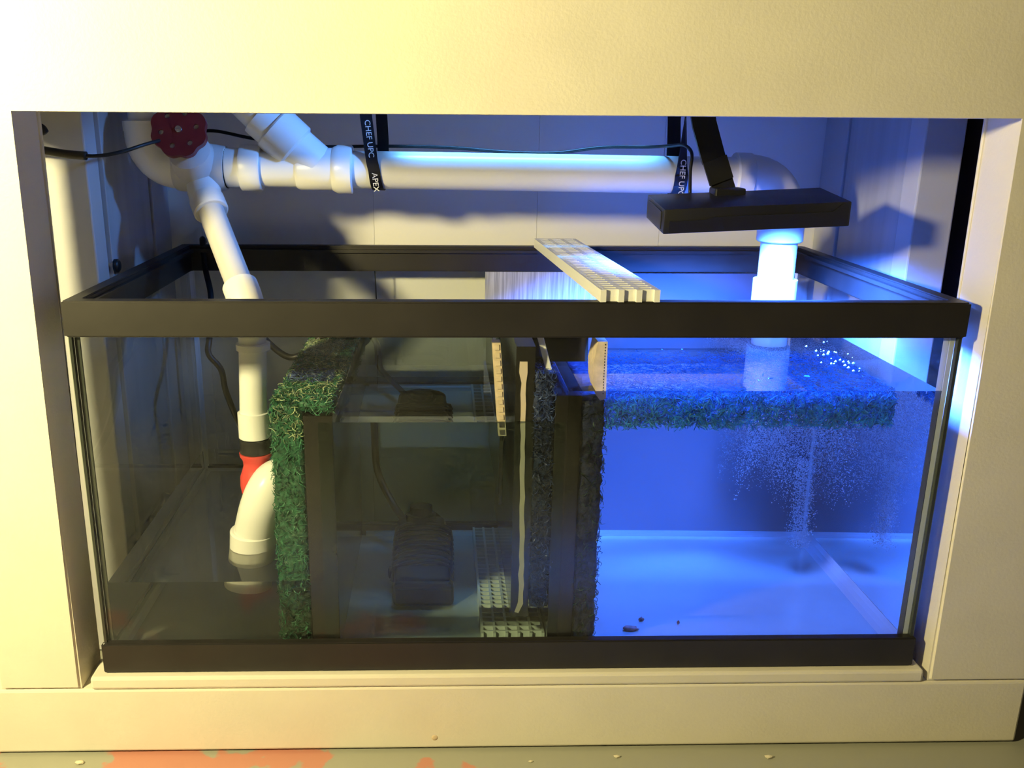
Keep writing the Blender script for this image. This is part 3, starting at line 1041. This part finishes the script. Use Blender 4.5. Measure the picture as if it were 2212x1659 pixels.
smooth_by_angle(obj('outlet', lathe((-0.108, 0.312, 0.080), (0, 0, 1), [(0, 0.02), (0.010, 0.02), (0.011, 0.015), (0.022, 0.015)], 24), M['pump'], pu))
smooth_by_angle(obj('side_knob', lathe((-0.141, 0.205, 0.045), (-1, 0, 0), [(0, 0.008), (0.006, 0.008), (0.0075, 0.005)], 18), M['pump'], pu))
obj('grille', bx((-0.138, 0.1405, 0.026), (-0.069, 0.1435, 0.046), 0.001), M['pump'], pu)

# ------------------------------------------------------------------ white grids


def grid(name, label, c00, u, v, nu, nv, bar, h, t=0.0016):
    """egg-crate light grid: nu cells along u, nv along v; bars of height h along t-axis z"""
    c00, u, v = Vector(c00), Vector(u), Vector(v)
    root = thing(name, c00 + u * 0.5 + v * 0.5, label, 'plastic grid')
    un, vn = u.normalized(), v.normalized()

    def bar_(p, q, w):
        side = Vector((-(q - p).y, (q - p).x, 0)).normalized() * w / 2
        up = Vector((0, 0, h))
        return hexa([a + s + z for a in (p, q) for s in (-side, side) for z in (Vector(), up)])
    for i in range(nu + 1):
        obj('rail', bar_(c00 + u * i / nu - vn * bar, c00 + u * i / nu + v + vn * bar, t), M['grid'], root)
    me = None
    for j in range(nv + 1):
        p = c00 + v * (j + 0.55) / (nv + 0.9) + Vector((0, 0, 0.0002))
        if me is None:
            o = obj('crossbar', bar_(p, p + u, t), M['grid'], root)
            me = o
            j0 = p
        else:
            o = me.copy()
            col.objects.link(o)
            o.parent = root
            o.location = me.location + (p - j0)
    return root


grid('light_grid', 'white plastic grid strip laid across the aquarium rims', (0.0815, -0.0005, TH + 0.0002), (0.0545, 0, 0), (-0.025, 0.418, 0), 3, 34, 0.0, 0.0125, 0.0058)
grid('light_grid', 'white plastic grid lying on the floor of the middle chamber', (-0.034, 0.030, ZB + 0.0002), (0.070, 0, 0), (0, 0.395, 0), 5, 27, 0.0, 0.0125, 0.0030)


def notched(name, label, P, Q, w, y0, y1, n, m, cat='strip'):
    """a cut grid strip seen from its edge: flat board with rows of small teeth"""
    P, Q = Vector(P), Vector(Q)
    t = thing(name, (P + Q) / 2 if P.z < Q.z else Q, label, cat)
    side = Vector((w, 0, 0))
    b = hexa([Vector((a.x, y, a.z)) + side * s for a in (P, Q) for y in (y0, y1) for s in (-.5, .5)], 0.0)
    obj('board', b, m, t)
    for k in range(n):
        c = P + (Q - P) * (k + 0.5) / n
        L = (Q - P).length / n * 0.33
        dz = (Q - P).normalized() * L
        obj('tooth', hexa([c + dz * s + Vector((w * i * 0.62, -c.y + y0 + 0.0009 * (1 - j) - 0.0006 * (1 - j) - 0.0009, 0)) for s in (-1, 1) for j in (0, 1.5) for i in (-.5, .5)]), m, t)
    return t


notched('grid_strip', 'tan edged strip leaning beside the hanging baffle in the middle chamber', (-0.0245, 0.02, 0.378), (-0.0165, 0.02, 0.277), 0.0085, 0.0125, 0.030, 12, M['tan'])
tp = thing('wood_wedge', (0.083, 0.03, 0.316), 'tapered tan wedge at the left edge of the blue chamber', 'wedge')
bmw = bmesh.new()
prof = [(0.0805, 0.380), (0.0905, 0.380), (0.0915, 0.3185), (0.0855, 0.3165), (0.0815, 0.322), (0.0775, 0.338), (0.0765, 0.356)]
A_ = [bmw.verts.new((x, 0.0108, z)) for x, z in prof]
B_ = [bmw.verts.new((x, 0.045, z)) for x, z in prof]
bmw.faces.new(A_)
bmw.faces.new(B_[::-1])
for k in range(len(prof)):
    k2 = (k + 1) % len(prof)
    bmw.faces.new((A_[k], B_[k], B_[k2], A_[k2]))
obj('board', bmw, M['tan'], tp)
for k in range(18):
    z = 0.377 - k * 0.0031
    obj('stitch', bx((0.0878, 0.0104, z - 0.0007), (0.0886, 0.011, z + 0.0007)), M['dark'], tp)
tag(obj('plastic_stick', hexa([Vector(c) + Vector((sx * 0.0034, sy * 0.0015, 0)) for c in ((0.0195, 0.032, 0.392), (0.0325, 0.026, 0.3455)) for sx in (-1, 1) for sy in (-1, 1)], 0.0007), M['grid']),
    'short white plastic stick leaning above the narrow blue sponge', 'stick')
tag(obj('acrylic_sheet', bx((-0.016, 0.4255, 0.335), (0.155, 0.4305, 0.3862), 0.0004), M['brushed']),
    'scratched grey plastic sheet standing inside the back pane', 'sheet')

# ------------------------------------------------------------------ bubbles
nb = 34000
ico = np.array([(1, 0, 0), (-1, 0, 0), (0, 1, 0), (0, -1, 0), (0, 0, 1), (0, 0, -1)], float)
icf = np.array([(0, 2, 4), (2, 1, 4), (1, 3, 4), (3, 0, 4), (2, 0, 5), (1, 2, 5), (3, 1, 5), (0, 3, 5)])


def bubbles(name, C, R_, label):
    V = (C[:, None, :] + ico[None] * R_[:, None, None]).reshape(-1, 3)
    Fc = (icf[None] + (np.arange(len(C)) * 6)[:, None, None]).reshape(-1, 3)
    return tag(bulk(name, V, Fc, M['bubble'], smooth=True), label, 'bubbles', kind='stuff')


u = RNG.random((nb, 3))
C = np.zeros((nb, 3))
C[:, 0] = 0.305 + 0.139 * u[:, 0]
C[:, 1] = 0.225 + 0.17 * u[:, 1]
depth = RNG.beta(1.1, 1.5, nb)
C[:, 2] = 0.284 - depth * (0.135 + 0.03 * np.sin(C[:, 0] * 90) + 0.02 * np.sin(C[:, 1] * 70))
tail = RNG.random(nb) < 0.11
C[tail, 0] = 0.392 + RNG.normal(0, 0.007, tail.sum())
C[tail, 1] = 0.27 + RNG.normal(0, 0.010, tail.sum())
C[tail, 2] = 0.06 + RNG.random(tail.sum()) * 0.12
C[:, 0] = np.clip(C[:, 0], 0.29, 0.446)
R_ = np.exp(RNG.normal(-7.62, 0.35, nb))
bubbles('bubble_cloud', C, np.clip(R_, 0.00025, 0.0016), 'cloud of fine white bubbles under the flat sponge in the blue water')
ns = 34
C = np.stack([RNG.normal(0.392, 0.016, ns), RNG.normal(0.145, 0.035, ns), np.full(ns, 0.3272)], 1)
bubbles('surface_bubbles', C, RNG.uniform(0.0005, 0.0022, ns), 'glinting bubbles on the blue water surface near the right pane')

# ------------------------------------------------------------------ litter
for k, (x, y, sx, sy, lab) in enumerate(((0.142, 0.066, 0.018, 0.012, 'dark red-brown clump on the blue chamber floor'), (0.160, 0.095, 0.006, 0.003, 'tiny dark shred behind the red-brown clump'),
                                         (0.203, 0.085, 0.003, 0.003, 'small red speck alone on the blue chamber floor'))):
    bm = bmesh.new()
    bmesh.ops.create_icosphere(bm, subdivisions=2, radius=1)
    for v in bm.verts:
        v.co = Vector((x + v.co.x * sx * random.uniform(.6, 1.1) / 1.6, y + v.co.y * sy * random.uniform(.6, 1.1) / 1.6, ZB + 0.0025 + v.co.z * 0.003 * random.uniform(.7, 1.3)))
    tag(obj('debris', bm, M['debris'], smooth=True), lab, 'debris')
for (x, y, s, lab) in ((0.119, -0.024, 0.0045, 'small tan crumb on the floor below the blue chamber'), (0.293, -0.028, 0.0055, 'pale oblong paint chip on the floor towards the right'),
                       (-0.488, -0.024, 0.006, 'white paint flake on the floor at the lower left'), (0.02, -0.03, 0.003, 'tiny pale speck on the floor near the centre')):
    bm = bmesh.new()
    bmesh.ops.create_icosphere(bm, subdivisions=1, radius=1)
    for v in bm.verts:
        v.co = Vector((x + v.co.x * s * random.uniform(.7, 1.2), y + v.co.y * s * 0.5, FLOOR_Z + s * 0.32 + v.co.z * s * 0.35))
    tag(obj('paint_chip', bm, M['crumb']), lab, 'paint chip')
